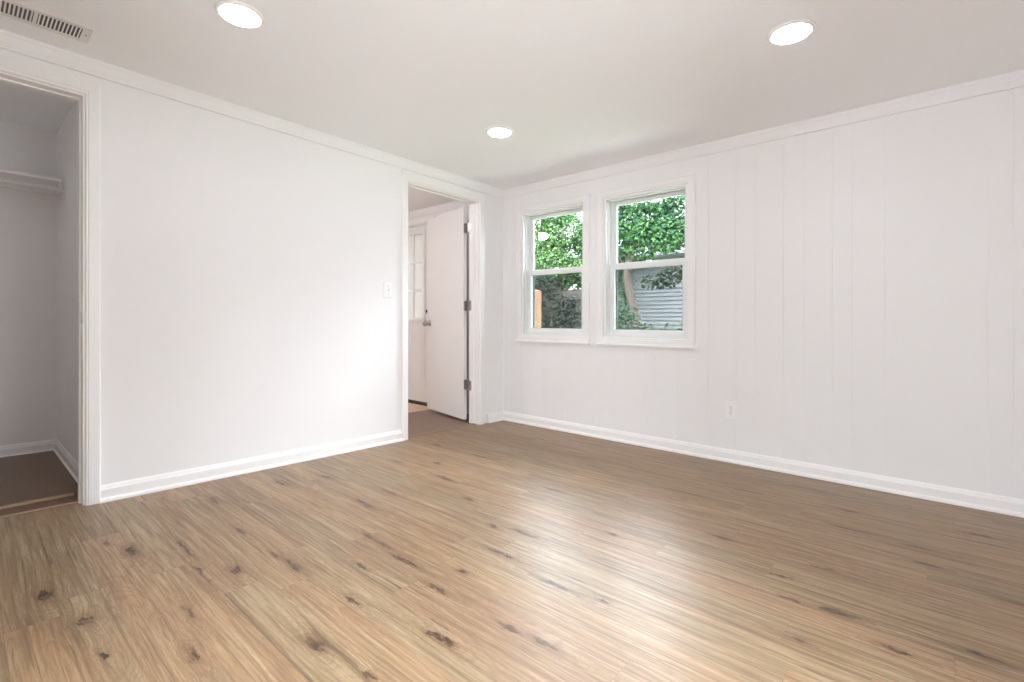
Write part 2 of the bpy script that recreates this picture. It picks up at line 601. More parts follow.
# floors
structure('floor', MB().box(-0.06, RX + .1, RY - .1, 0.06, -0.05, 0.0), M['floor'],
          'light rustic oak laminate boards across the empty room', 'floor')
structure('floor', MB().box(-1.6, -0.215, -4.6, -2.96, -0.05, 0.014).box(-0.215, -0.098, -4.6, -2.96, -0.05, 0.001), M['floor_dark'],
          'dark brown wooden floor inside the closet', 'floor')
structure('floor', MB().box(-0.93, -0.055, -2.92, 0.0, -0.05, -0.001), M['floor_hall'],
          'brown wooden floor just beyond the open doorway', 'floor')
structure('floor', MB().box(-3.4, -0.93, -2.92, 0.0, -0.05, -0.001), M['floor_tan'],
          'light tan floor in front of the outside door', 'floor')
st = thing('threshold_strip', (-0.08, -3.585, 0.0), 'thin light wooden strip along the closet threshold', 'threshold', kind='structure')
obj('strip', MB().prism([(-.009, 0), (-.009, .003), (-.006, .006), (.006, .006), (.009, .003), (.009, 0)], -.53, .53, lambda p, q, t_: (p, t_, q)), M['strip'], st)
obj('edge_strip', MB().prism([(-.010, 0), (-.010, .013), (.0, .015), (.004, .010), (.004, .0)], -.53, .53, lambda p, q, t_: (p - .135, t_, q)), M['strip'], st)
st = thing('threshold_strip', (-0.045, -0.72, 0.0), 'low wooden reducer strip on the floor of the open doorway', 'threshold', kind='structure')
obj('strip', MB().prism([(-.022, 0), (-.022, .003), (-.012, .006), (.012, .006), (.022, .002), (.022, 0)], -.387, .382, lambda p, q, t_: (p, t_, q)), M['strip'], st)

# ceiling
structure('ceiling', MB().box(-3.5, RX + .15, -4.7, 0.15, H, H + 0.12), M['ceiling'], 'smooth white ceiling with recessed lamps', 'ceiling')

# left wall with doorway and closet opening
mb = MB()
for a, b, c, d in cells([RY - .1, CLO[0] - .02, CLO[1] + .02, DOOR[0] - .02, DOOR[1] + .02, 0.0], [-.02, CLO[2] + .02, H],
                        [(DOOR[0] - .02, DOOR[1] + .02, -1, DOOR[2] + .02), (CLO[0] - .02, CLO[1] + .02, -1, CLO[2] + .02)]):
    mb.box(-TH, 0, a, b, c, d)
structure('wall_left', mb, M['wall'], 'plain white wall with the open doorway and the closet', 'wall')

# window wall: grooved panelling, runs on into the next room
GROOVES = [1.935, 2.113, 2.238, 2.401, 2.515, 2.663, 2.762, 2.911, 3.144, 3.324, 3.416]
GROOVES += [g - 1.22 for g in GROOVES if 0.05 < g - 1.22 < 1.9]
GROOVES += [g - 2.44 for g in GROOVES if 0.05 < g - 2.44 < 0.68]
us = [-3.5, EXT[0] - .02, EXT[1] + .02, W1[0], W1[1], W2[0], W2[1], RX + .15]
for g in GROOVES:
    us += [g - (.0038 if g > 1.9 else .0012), g + (.0038 if g > 1.9 else .0012)]
holes = [(W1[0], W1[1], WZ[0], WZ[1]), (W2[0], W2[1], WZ[0], WZ[1]), (EXT[0] - .02, EXT[1] + .02, -1, EXT[2] + .02)]
mb = MB()
for a, b, c, d in cells(us, [-.02, WZ[0], WZ[1], EXT[2] + .02, H], holes):
    g = any(abs((a + b) / 2 - q) < .002 for q in GROOVES)
    mb.box(a, b, (0.005 if a > 1.9 else 0.0015) if g else 0.0, 0.15, c, d)
structure('wall_right', mb, M['panel'], 'white vertically grooved panel wall with two windows', 'wall')

BACK = (1.8, 3.4, 2.05)      # unseen glazed doors added to let daylight in
NEAR = (-2.95, -1.95, 2.05)  # unseen side door opening, added for more daylight
mb = MB()
for a, b, c, d in cells([0, BACK[0], BACK[1], RX + .15], [-.02, BACK[2], H], [(BACK[0], BACK[1], -1, BACK[2])]):
    mb.box(a, b, RY - .1, RY, c, d)
structure('wall_back', mb, M['wall'], 'white wall with added glazed doors behind the viewer opposite the windows', 'wall')
mb = MB()
for a, b, c, d in cells([RY, NEAR[0], NEAR[1], 0], [-.02, NEAR[2], H], [(NEAR[0], NEAR[1], -1, NEAR[2])]):
    mb.box(RX, RX + .12, a, b, c, d)
structure('wall_near', mb, M['wall'], 'white wall with added glazed doors facing the open doorway', 'wall')


def added_glazed_door(name, loc, w, h, ang, label):  # unseen doors added to bring daylight into the room
    t = thing(name, loc, label, 'door', kind='structure')
    fr = MB()
    for s in (1, -1):
        fr.box(s * w / 2, s * (w / 2 - .04), 0, .10, 0, h)
    fr.box(-w / 2 + .04, w / 2 - .04, 0, .10, h - .04, h).box(-w / 2 + .04, w / 2 - .04, 0, .10, 0, .025)
    obj('door_frame', fr.turn(ang), M['vinyl'], t)
    for s, y in ((1, .055), (-1, .015)):
        x0, x1 = (-.03, w / 2 - .04) if s > 0 else (-w / 2 + .04, .03)
        lf = MB().box(x0, x0 + .06, y, y + .03, .025, h - .04).box(x1 - .06, x1, y, y + .03, .025, h - .04)
        lf.box(x0 + .06, x1 - .06, y, y + .03, .025, .10).box(x0 + .06, x1 - .06, y, y + .03, h - .11, h - .04)
        o = obj('door_leaf', lf.turn(ang), M['vinyl'], t)
        obj('window_pane', MB().box(x0 + .06, x1 - .06, y + .013, y + .017, .10, h - .11).turn(ang), M['glass'], o)


added_glazed_door('added_door_3', ((BACK[0] + BACK[1]) / 2, RY, 0), BACK[1] - BACK[0], BACK[2], pi, 'unseen sliding glass door added behind the viewer for daylight')
added_glazed_door('added_door_4', (RX, (NEAR[0] + NEAR[1]) / 2, 0), NEAR[1] - NEAR[0], NEAR[2], -pi / 2, 'unseen sliding glass door added for daylight, facing the open doorway')
structure('ground', MB().box(-4, 13, -13, RY - .1, -.9, -.12).box(RX + .15, 13, RY - .1, 3, -.9, -.12), M['patio'], 'unseen pale concrete patio added behind the house to bounce light', 'patio')  # unseen patio added to bounce daylight onto the ceiling

structure('added_porch_roof', MB().box(-2, RX + 1.7, RY - 1.7, RY - .1, H + .16, H + .26).box(RX + .15, RX + 1.7, RY - .1, 1.2, H + .16, H + .26), M['trim'],
          'unseen white flat roof added over the patio to block high sky', 'roof')  # added overhang: keeps high sky out, lets ground bounce in

# closet shell
structure('wall_closet_back', MB().box(-1.52, -1.42, -4.6, -2.92, -.02, H), M['wall'], 'white back wall of the closet under the shelf', 'wall')
structure('wall_closet_side', MB().box(-1.42, -TH, -2.995, -2.92, -.02, H), M['wall'], 'white side wall inside the closet', 'wall')
structure('wall_closet_end', MB().box(-1.52, -TH, -4.6, -4.5, -.02, H), M['wall'], 'white far end wall of the closet', 'wall')
structure('wall_closet_front', MB().box(-TH, 0, -4.6, RY - .1, -.02, H), M['wall'], 'short front return wall of the closet', 'wall')
# the next room
structure('wall_hall_end', MB().box(-3.5, -3.4, -2.92, 0, -.02, H), M['wall'], 'white end wall of the room beyond the doorway', 'wall')
structure('wall_hall_side', MB().box(-3.5, -1.52, -3.0, -2.92, -.02, H), M['wall'], 'white side wall of the room beyond the doorway', 'wall')

# baseboards: bevelled board with a shoe moulding at its foot
BASE = [(0, 0), (.026, 0), (.026, .008), (.022, .016), (.014, .021), (.014, .060), (.010, .069), (.008, .077), (.004, .083), (0, .083)]


def baseboard(name, runs, label):
    mb = MB()
    for side, at, a, b in runs:
        ax = {'+x': lambda p, q, t_: (at + p, t_, q), '-x': lambda p, q, t_: (at - p, t_, q),
              '-y': lambda p, q, t_: (t_, at - p, q), '+y': lambda p, q, t_: (t_, at + p, q)}[side]
        mb.prism(BASE, a, b, ax)
    return structure(name, mb, M['trim'], label, 'baseboard')


baseboard('baseboard_left', [('+x', 0, -2.987, -1.167)], 'white baseboard between the closet and the open doorway')
baseboard('baseboard_corner', [('+x', 0, -0.222, 0)], 'short white baseboard between the doorway and the room corner')
baseboard('baseboard_right', [('-y', 0, 0, RX)], 'long white baseboard under the two windows')
baseboard('baseboard_back', [('+y', RY, 0.0, BACK[0]), ('+y', RY, BACK[1], RX), ('-x', RX, RY, NEAR[0]), ('-x', RX, NEAR[1], 0)], 'white baseboard along the walls behind the viewer')
baseboard('baseboard_closet', [('+x', -1.42, -4.5, -2.995), ('-y', -2.995, -1.42, -TH)], 'white baseboard around the inside of the closet')
baseboard('baseboard_hall', [('-y', 0, -1.0, -TH), ('-y', 0, -3.4, -1.965), ('-x', -TH, -2.92, -1.19)], 'white baseboard in the room beyond the doorway')

# crown moulding
CROWN = [(0, 0), (0, .078), (.020, .078), (.020, .066), (.017, .060), (.016, .020), (.013, .010), (.013, 0)]


def crown(name, runs, label):
    mb = MB()
    for side, at, a, b in runs:
        ax = {'+x': lambda p, q, t_: (at + p, t_, H - .078 + q), '-x': lambda p, q, t_: (at - p, t_, H - .078 + q),
              '-y': lambda p, q, t_: (t_, at - p, H - .078 + q), '+y': lambda p, q, t_: (t_, at + p, H - .078 + q)}[side]
        mb.prism(CROWN, a, b, ax)
    return structure(name, mb, M['wall'], label, 'crown moulding')


crown('trim_1', [('+x', 0, RY, 0)], 'white crown moulding above the open doorway wall')
crown('trim_2', [('-y', 0, 0, RX)], 'white crown moulding above the two windows')
crown('trim_3', [('+y', RY, 0, RX), ('-x', RX, RY, 0)], 'white crown moulding on the walls behind the viewer')
crown('trim_4', [('-y', 0, -3.4, -TH), ('-x', -TH, -2.92, 0)], 'white crown moulding in the room beyond the doorway')

# casings: profile across the width, eased inner bead
CAS = [(0, 0), (0, .010), (.004, .014), (.010, .014), (.013, .017), (.045, .018), (.053, .018), (.057, .014), (.057, 0)]


def casing_set(name, y0, y1, top, label, xface=0.0, sgn=1):
    """door frame: jambs, stop and casing around an opening in a wall of constant x"""
    t = thing(name, (xface - TH / 2, (y0 + y1) / 2, 0), label, 'door frame', kind='structure')
    hw = (y1 - y0) / 2
    cas = MB()
    n = len(CAS)
    rim = [tuple(range(n)), tuple(range(n, 2 * n))[::-1]] + [(i, (i + 1) % n, n + (i + 1) % n, n + i) for i in range(n)]
    z0 = top + .008
    for f in (1, -1):           # room side and far side; boards meet in mitres
        for s in (1, -1):
            cas.add([(f * (TH / 2 + q), s * (hw + .008 + p), 0) for p, q in CAS] +
                    [(f * (TH / 2 + q), s * (hw + .008 + p), z0 + p * 1.34) for p, q in CAS], rim)
        cas.add([(f * (TH / 2 + q), -hw - .008 - p, z0 + p * 1.34) for p, q in CAS] +
                [(f * (TH / 2 + q), hw + .008 + p, z0 + p * 1.34) for p, q in CAS], rim)
    obj('casing', cas, M['trim'], t)
    jam = MB()
    for s in (1, -1):
        jam.box(-TH / 2, TH / 2, s * hw, s * (hw + .019), 0, top)
    jam.box(-TH / 2, TH / 2, -hw - .019, hw + .019, top, top + .019)
    obj('jamb', jam, M['trim'], t, .0015)
    stp = MB()
    xs = (-.022, .010)
    for s in (1, -1):
        stp.box(xs[0], xs[1], s * hw, s * (hw - .008), 0, top)
    stp.box(xs[0], xs[1], -hw + .008, hw - .008, top - .008, top)
    obj('door_stop', stp, M['trim'], t, .001)
    return t, hw


door_frame, dhw = casing_set('door_frame', DOOR[0], DOOR[1], DOOR[2], 'white moulded frame around the open doorway near the corner')
closet_frame, chw = casing_set('door_frame', CLO[0], CLO[1], CLO[2], 'white moulded frame around the closet opening without a door')
sp_ = MB().box(.016, .044, chw - .0015, chw + .001, .888, .945)
sp_.box(.044, .050, chw - .003, chw + .001, .900, .933)
obj('strike_plate', sp_, M['nickel'], closet_frame, label='dark metal latch plate')

# interior door, swung open into the next room
HINGE = (-0.192, -0.335)
END = (-0.925, -0.175)
door_ang = math.atan2(END[1] - HINGE[1], END[0] - HINGE[0])
DL = 0.75
slab = thing('door_1', (HINGE[0], HINGE[1], 0), 'plain white flush door standing open through the doorway', 'door', kind='structure')
SZ0, SZ1 = 0.018, 2.005
obj('door_leaf', MB().box(0.004, DL, 0.0, -0.035, SZ0, SZ1).turn(door_ang), M['door'], slab, .0015)
HZ = (0.345, 1.080, 1.805)
for hz in HZ:
    hg = MB()
    hg.box(0.0005, 0.006, -.036, -.001, hz - .045, hz + .045)
    hg.turn(door_ang)
    hg.box(.070, .118, .0000, -.0025, hz - .045, hz + .045)
    hg.box(.045, .075, .006, .009, hz - .045, hz + .045)
    hinge = obj('hinge', hg, M['nickel'], slab)
    pin = MB().lathe([(0, -.052), (.004, -.052), (.0075, -.047), (.0075, -.016), (.0065, -.0155), (.0065, -.0145), (.0075, -.014), (.0075, .014),
                      (.0065, .0145), (.0065, .0155), (.0075, .016), (.0075, .047), (.004, .052), (0, .052)], (.042, .012, hz), n=14)
    obj('hinge_pin', pin, M['nickel'], hinge)
    scr = MB()
    for k in (-.03, 0, .03):
        scr.lathe([(0, .0), (.004, .0), (.004, .0015), (0, .002)], (-.0008, -.019 + (.006 if k == 0 else -.004), hz + k), 'x', 10)
    scr.turn(door_ang)
    for k in (-.03, 0, .03):
        scr.lathe([(0, -.0035), (.004, -.0030), (.004, -.0020)], (.094 + (.008 if k == 0 else -.005), 0, hz + k), 'y', 10)
    obj('screw', scr, M['slot'], hinge)
KNOB = [(0, 0), (.032, 0), (.032, .004), (.027, .008), (.012, .010), (.010, .026), (.013, .030), (.024, .038), (.0275, .048), (.025, .058), (.016, .064), (0, .066)]


def knob(parent, cx, cy, cz, sgn, turn=None, name='door_knob'):
    mb = MB().lathe([(r, sgn * h) for r, h in KNOB], (cx, cy, cz), 'y', 24)
    if turn is not None:
        mb.turn(turn)
    return obj(name, mb, M['nickel'], parent, label='round brushed metal knob')


knob(slab, DL - .062, 0.0, .915, 1, door_ang)
knob(slab, DL - .062, -.035, .915, -1, door_ang)
lt = MB().box(DL - .001, DL + .0012, -.030, -.005, .886, .944)
lt.turn(door_ang)
obj('latch_plate', lt, M['nickel'], slab)

# outside door in the next room
ecx = (EXT[0] + EXT[1]) / 2
ehw = (EXT[1] - EXT[0]) / 2
ext = thing('door_2', (ecx, 0.03, 0), 'white outside door with a nine-pane window seen through the doorway', 'door', kind='structure')
mb = MB()
lite = (-.275, .275, .965, 1.925)
for a, b, c, d in cells([-ehw + .004, lite[0], lite[1], ehw - .004], [.03, lite[2], lite[3], EXT[2] - .006], [lite]):
    mb.box(a, b, -.025, .02, c, d)
obj('door_leaf', mb, M['door'], ext, .0)
mb = MB()
for a, b in ((-.29, -.02), (.02, .29)):
    for c, d in ((.20, .84),):
        mb.box(a, b, -.0285, -.025, c, c + .016).box(a, b, -.0285, -.025, d - .016, d)
        mb.box(a, a + .016, -.0285, -.025, c + .016, d - .016).box(b - .016, b, -.0285, -.025, c + .016, d - .016)
        mb.box(a + .045, b - .045, -.029, -.025, c + .045, d - .045)
obj('moulded_panel', mb, M['door'], ext)
mb = MB()
for a, b, c, d in cells([lite[0] - .03, lite[0] + .006, lite[1] - .006, lite[1] + .03], [lite[2] - .03, lite[2] + .006, lite[3] - .006, lite[3] + .03],
                        [(lite[0] + .006, lite[1] - .006, lite[2] + .006, lite[3] - .006)]):
    mb.box(a, b, -.036, -.024, c, d)
lf = obj('window_frame', mb, M['vinyl'], ext)
mb = MB()
for k in (1, 2):
    xm = lite[0] + (lite[1] - lite[0]) * k / 3
    zm = lite[2] + (lite[3] - lite[2]) * k / 3
    mb.box(xm - .011, xm + .011, -.034, -.020, lite[2], lite[3])
    mb.box(lite[0], lite[1], -.0335, -.0205, zm - .011, zm + .011)
obj('muntin', mb, M['vinyl'], lf)
obj('window_pane', MB().box(lite[0], lite[1], -.012, -.004, lite[2], lite[3]), M['frosted'], lf)
knob(ext, ehw - .068, -.025, .905, -1)
mb = MB().lathe([(0, -.025), (.028, -.025), (.028, -.029), (.02, -.036), (0, -.037)], (ehw - .068, 0, 1.045), 'y', 20)
mb.box(ehw - .072, ehw - .064, -.056, -.036, 1.032, 1.058)
obj('deadbolt', mb, M['bronze'], ext)
obj('threshold', MB().prism([(-.06, 0), (-.045, .018), (.03, .028), (.07, .028), (.07, 0)], -ehw, ehw, lambda p, q, t_: (t_, p, q)), M['bronze'], ext)
mb = MB()
for s in (1, -1):
    mb.box(s * ehw, s * (ehw + .02), -.03, .12, 0, EXT[2])
    mb.prism(CAS, 0, EXT[2] + .005, lambda p, q, t_: (s * (ehw + .006 + p), -.03 - q, t_))
mb.box(-ehw - .02, ehw + .02, -.03, .12, EXT[2], EXT[2] + .02)
mb.prism(CAS, -ehw - .063, ehw + .063, lambda p, q, t_: (t_, -.03 - q, EXT[2] + .005 + p))
obj('casing', mb, M['trim'], ext)


# windows: double-hung, upper sash outside, lower sash inside
def window(name, x0, x1, label):
    cx = (x0 + x1) / 2
    hw = (x1 - x0) / 2
    t = thing(name, (cx, 0, WZ[0]), label, 'window', kind='structure')
    h = WZ[1] - WZ[0]
    prof = [(0, 0), (0, .012), (.004, .016), (.016, .016), (.019, .020), (.048, .020), (.052, .023), (.059, .023), (.062, .019), (.062, 0)]
    mb = MB()
    for s in (1, -1):      # mitred frame of four boards
        mb.add([(s * (hw + p), -q, -p) for p, q in prof] + [(s * (hw + p), -q, h + p) for p, q in prof],
               [tuple(range(len(prof))), tuple(range(len(prof), 2 * len(prof)))[::-1]] +
               [(i, (i + 1) % len(prof), len(prof) + (i + 1) % len(prof), len(prof) + i) for i in range(len(prof))])
        zz = h if s > 0 else 0.0
        mb.add([(-hw - p, -q, zz + s * p) for p, q in prof] + [(hw + p, -q, zz + s * p) for p, q in prof],
               [tuple(range(len(prof))), tuple(range(len(prof), 2 * len(prof)))[::-1]] +
               [(i, (i + 1) % len(prof), len(prof) + (i + 1) % len(prof), len(prof) + i) for i in range(len(prof))])
    obj('casing', mb, M['trim'], t)
    obj('window_sill', MB().box(-hw - .061, hw + .061, -.036, 0, -.066, -.051), M['trim'], t, .002)
    fr = MB()              # vinyl frame lining the opening, with tracks
    for s in (1, -1):
        fr.box(s * hw, s * (hw - .016), 0.0, .12, 0, h)
        for y0, y1 in ((.030, .044), (.081, .086)):
            fr.box(s * (hw - .016), s * (hw - .024), y0, y1, .016, h - .014)
    fr.box(-hw + .016, hw - .016, 0.0, .12, h - .014, h)
    fr.box(-hw + .016, hw - .016, 0.0, .12, 0, .016)
    fr.box(-hw + .024, hw - .024, .030, .044, h - .024, h - .014)
    fr.prism([(.03, .016), (.044, .034), (.12, .026), (.12, .016)], -hw + .016, hw - .016, lambda p, q, t_: (t_, p, q))
    obj('window_frame', fr, M['vinyl'], t)
    ef = MB()              # outer frame, coloured dark so its skylit strip stays dim
    for s in (1, -1):
        ef.box(s * hw, s * (hw - .016), .12, .15, 0, h)
    ef.box(-hw + .016, hw - .016, .12, .15, h - .024, h).box(-hw + .016, hw - .016, .12, .15, 0, .020)
    obj('exterior_frame', ef, M['outer'], t)
    mid = 1.385 - WZ[0]
    iw = hw - .018

    def sash(nm, y0, y1, z0, z1, st, rb, rt):
        mb = MB()
        mb.box(-iw, -iw + st, y0, y1, z0, z1).box(iw - st, iw, y0, y1, z0, z1)
        mb.box(-iw + st, iw - st, y0, y1, z0, z0 + rb).box(-iw + st, iw - st, y0, y1, z1 - rt, z1)
        gb = .006           # glazing bead
        ym = (y0 + y1) / 2
        mb.box(-iw + st, -iw + st + gb, y0 + .006, y1 - .006, z0 + rb, z1 - rt).box(iw - st - gb, iw - st, y0 + .006, y1 - .006, z0 + rb, z1 - rt)
        mb.box(-iw + st + gb, iw - st - gb, y0 + .006, y1 - .006, z0 + rb, z0 + rb + gb).box(-iw + st + gb, iw - st - gb, y0 + .006, y1 - .006, z1 - rt - gb, z1 - rt)
        s_ = obj(nm, mb, M['vinyl'], t)
        obj('window_pane', MB().box(-iw + st, iw - st, ym - .0015, ym + .0015, z0 + rb, z1 - rt), M['glass'], s_)
        return s_
    up = sash('upper_sash', .088, .118, mid - .005, h - .018, .036, .034, .022)
    lo = sash('lower_sash', .048, .078, .022, mid + .022, .036, .034, .036)
    lk = MB().box(-.028, .028, .052, .074, mid + .022, mid + .028)
    lk.lathe([(0, 0), (.012, 0), (.012, .007), (.008, .010), (0, .010)], (0, .063, mid + .028), 'z', 16)
    lk.box(0, .034, .058, .067, mid + .031, mid + .037)
    obj('sash_lock', lk, M['plastic'], lo)
    sc = MB()
    sw = .014
    sc.box(-iw + .012, -iw + .012 + sw, .126, .134, .022, mid).box(iw - .012 - sw, iw - .012, .126, .134, .022, mid)
    sc.box(-iw + .012 + sw, iw - .012 - sw, .126, .134, .022, .022 + sw).box(-iw + .012 + sw, iw - .012 - sw, .126, .134, mid - sw, mid)
    so = obj('insect_screen', sc, M['outer'], t)
    obj('mesh', MB().box(-iw + .02, iw - .02, .1297, .1303, .03, mid - .008), M['screen'], so)
    return t


window('window_1', W1[0], W1[1], 'double-hung white window nearer the room corner, wooden post outside')
window('window_2', W2[0], W2[1], 'double-hung white window farther from the corner, grey siding outside')

# sampling guides for the daylight: they emit nothing of their own
def portal(name, x, y, z, w, h, rot):
    d = bpy.data.lights.new(name, 'AREA')
    d.shape = 'RECTANGLE'
    d.size, d.size_y = w, h
    d.energy = 0.0
    d.cycles.is_portal = True
    o = bpy.data.objects.new(name, d)
    o.location = (x, y, z + shear_z(x, y) + SHEAR * DATUM)
    o.rotation_euler = rot
    C.objects.link(o)


for a, b in (W1, W2):
    portal('daylight_portal', (a + b) / 2, .16, (WZ[0] + WZ[1]) / 2, b - a, WZ[1] - WZ[0], (-pi / 2, 0, 0))
portal('daylight_portal', (BACK[0] + BACK[1]) / 2, RY - .11, BACK[2] / 2, BACK[1] - BACK[0], BACK[2], (pi / 2, 0, 0))
portal('daylight_portal', RX + .13, (NEAR[0] + NEAR[1]) / 2, NEAR[2] / 2, NEAR[1] - NEAR[0], NEAR[2], (pi / 2, 0, pi / 2))

# ------------------------------------------------------------------ fixtures
GL = 'round recessed lamps in the ceiling'


def recessed(x, y, label):
    t = thing('recessed_light', (x, y, H), label, 'ceiling light', GL)
    obj('trim_ring', MB().lathe([(.074, 0), (.074, -.006), (.079, -.009), (.088, -.007), (.093, -.002), (.094, 0)], n=48), M['plastic'], t)
    obj('lens', MB().lathe([(.074, -.006), (.070, -.011), (.055, -.0155), (.035, -.018), (.012, -.019), (0, -.019)], n=48), M['lamp'], t)
    return t


first = recessed(0.945, -1.075, 'lit round ceiling lamp nearest the room corner and windows')
for x, y, label in ((0.950, -2.675, 'lit round ceiling lamp on the doorway side, nearest the closet'),
                    (2.660, -1.075, 'lit round ceiling lamp nearest the grooved wall, right of the windows'),
                    (2.660, -2.675, 'lit round ceiling lamp above the viewer, outside the picture')):
    c = copy_tree(first)
    c.location = (x, y, H + shear_z(x, y) + SHEAR * DATUM)
    c['label'] = label

t = thing('closet_fill_light', (-0.40, -3.85, H), 'unseen fill lamp added behind the head of the closet opening', 'ceiling light')  # unseen lamp added to brighten the closet
obj('base', MB().lathe([(.085, 0), (.087, -.012), (.080, -.018), (.03, -.018)], n=32), M['plastic'], t)
obj('lens', MB().lathe([(.078, -.017), (.076, -.028), (.058, -.042), (.03, -.050), (0, -.052)], n=32), M['closet_fill'], t)

# dome lamp of the next room (shows as a reflection in the corner window)
t = thing('dome_light', (-1.12, -1.78, H), 'white glass dome lamp on the ceiling beyond the doorway', 'ceiling light')
obj('base', MB().lathe([(.150, 0), (.152, -.018), (.142, -.026), (.05, -.026)], n=36), M['nickel'], t)
obj('glass_dome', MB().lathe([(.140, -.024), (.143, -.040), (.132, -.070), (.105, -.096), (.06, -.112), (0, -.118)], n=36), M['dome'], t)
obj('finial', MB().lathe([(0, -.112), (.008, -.116), (.009, -.124), (.004, -.130), (0, -.131)], n=16), M['nickel'], t)

# ceiling register
vt = thing('ceiling_vent', (0.264, -3.235, H), 'white metal air register with slits in the ceiling above the closet', 'vent')
vx, vy = .080, .178
mb = MB()
for a, b, c, d in cells([-vx, -.056, .056, vx], [-vy, -.147, -.006, .006, .147, vy], [(-.056, .056, -.147, -.006), (-.056, .056, .006, .147)]):
    mb.box(a, b, c, d, -.007, -.004)
for s in (1, -1):
    mb.prism([(vx, -.0005), (vx + .006, -.0005), (vx, -.007), (vx - .004, -.007)], -vy, vy, lambda p, q, t_: (s * p, t_, q))
    mb.prism([(vy, -.0005), (vy + .006, -.0005), (vy, -.007), (vy - .004, -.007)], -vx, vx, lambda p, q, t_: (t_, s * p, q))
obj('frame', mb, M['vent'], vt)
obj('duct_shade_plate', MB().box(-.060, .060, -.15, .15, -.0025, -.0005), M['slot'], vt)  # flat dark plate standing in for the shade inside a duct
mb = MB()
for k in range(11):
    for s in (1, -1):
        y = s * (.0125 + k * .0128)
        tl = .0045
        mb.add([(-.056, y - s * .0032, -.0068), (.056, y - s * .0032, -.0068), (.056, y + s * .0028, -.0042), (-.056, y + s * .0028, -.0042),
                (-.056, y - s * .0032, -.0058), (.056, y - s * .0032, -.0058), (.056, y + s * .0028, -.0036), (-.056, y + s * .0028, -.0036)],
               [(0, 1, 2, 3), (7, 6, 5, 4), (0, 4, 5, 1), (1, 5, 6, 2), (2, 6, 7, 3), (3, 7, 4, 0)])
obj('louvre', mb, M['vent'], vt)
for s in (1, -1):
    obj('screw', MB().lathe([(0, -.0088), (.003, -.0085), (.0042, -.007), (.0042, -.005)], (0, s * .163, 0), n=12), M['slot'], vt)

# light switch by the doorway
sw = thing('light_switch', (0.0, -1.299, 1.158), 'white toggle light switch on the wall left of the doorway', 'light switch')
obj('wall_plate', MB().box(0, .006, -.036, .036, -.0585, .0585), M['plastic'], sw, .002)
tg = MB().box(.006, .0075, -.006, .006, -.013, .013)
tg.prism([(.006, -.008), (.006, .006), (.018, .013), (.020, .006), (.012, -.006)], -.0042, .0042, lambda p, q, t_: (p, t_, q))
obj('toggle', tg, M['plastic'], sw)
for s in (1, -1):
    obj('screw', MB().lathe([(0, .0075), (.002, .0072), (.003, .006), (.003, .005)], (0, 0, s * .030), 'x', 12), M['slot'], sw)

# wall outlet
ou = thing('wall_outlet', (2.083, 0.0, 0.350), 'white duplex power outlet low on the grooved wall', 'outlet')
obj('wall_plate', MB().box(-.037, .037, -.006, 0, -.0585, .0585), M['plastic'], ou, .002)
for s in (1, -1):
    z = s * .0195
    rc = MB().prism([(.0165 * cos(a) if abs(cos(a)) < 2 else 0, max(-.0125, min(.0125, .0172 * sin(a)))) for a in [2 * pi * k / 28 for k in range(28)]],
                    -.0085, -.005, lambda p, q, t_: (p, t_, z + q))
    r = obj('receptacle', rc, M['plastic'], ou)
    sl = MB().box(-.0075, -.0052, -.0092, -.008, z - .001, z + .008).box(.0052, .0075, -.0092, -.008, z + .0005, z + .0075)
    sl.lathe([(0, -.0092), (.0026, -.0092), (.0026, -.008)], (0, 0, z - .0065), 'y', 12)
    obj('slot', sl, M['slot'], r)
obj('screw', MB().lathe([(0, -.0078), (.002, -.0075), (.003, -.006), (.003, -.005)], (0, 0, 0), 'y', 12), M['slot'], ou)

# closet shelf and rod
sh = thing('closet_shelf', (-1.27, -3.66, 1.795), 'white board shelf on cleats across the top of the closet', 'shelf')
obj('board', MB().box(-.148, .150, -.83, .657, 0, .017), M['trim'], sh, .002)
obj('cleat', MB().box(-.150, -.132, -.835, .663, -.038, 0), M['trim'], sh, .001)
for y in (.655, -.825):
    obj('cleat', MB().box(-.130, .120, y - .009, y + .009, -.038, 0), M['trim'], sh, .001)
rd = thing('closet_rod', (-1.10, -3.66, 1.738), 'thin white hanging rod just below the closet shelf', 'rod')
obj('rod', MB().lathe([(0, -.83), (.011, -.83), (.011, .655), (0, .655)], (0, 0, 0), 'y', 18), M['trim'], rd)
for s, y in ((1, .665), (-1, -.84)):
    obj('socket', MB().lathe([(0, 0), (.018, 0), (.018, -s * .004), (.0135, -s * .008), (.0135, -s * .014), (0.011, -s * .014)], (0, y, 0), 'y', 18), M['trim'], rd)

# ------------------------------------------------------------------ outside
structure('ground', MB().box(-16, 14, 3.1, 22, -.9, -.45), M['grass'], 'green lawn of the garden outside the windows', 'lawn')
structure('ground', MB().box(-16, 14, 0.15, 3.1, -.9, -.45), M['patio'], 'unseen pale concrete walk added below the windows to bounce light up', 'walk')  # unseen pale strip added to throw light up through the windows


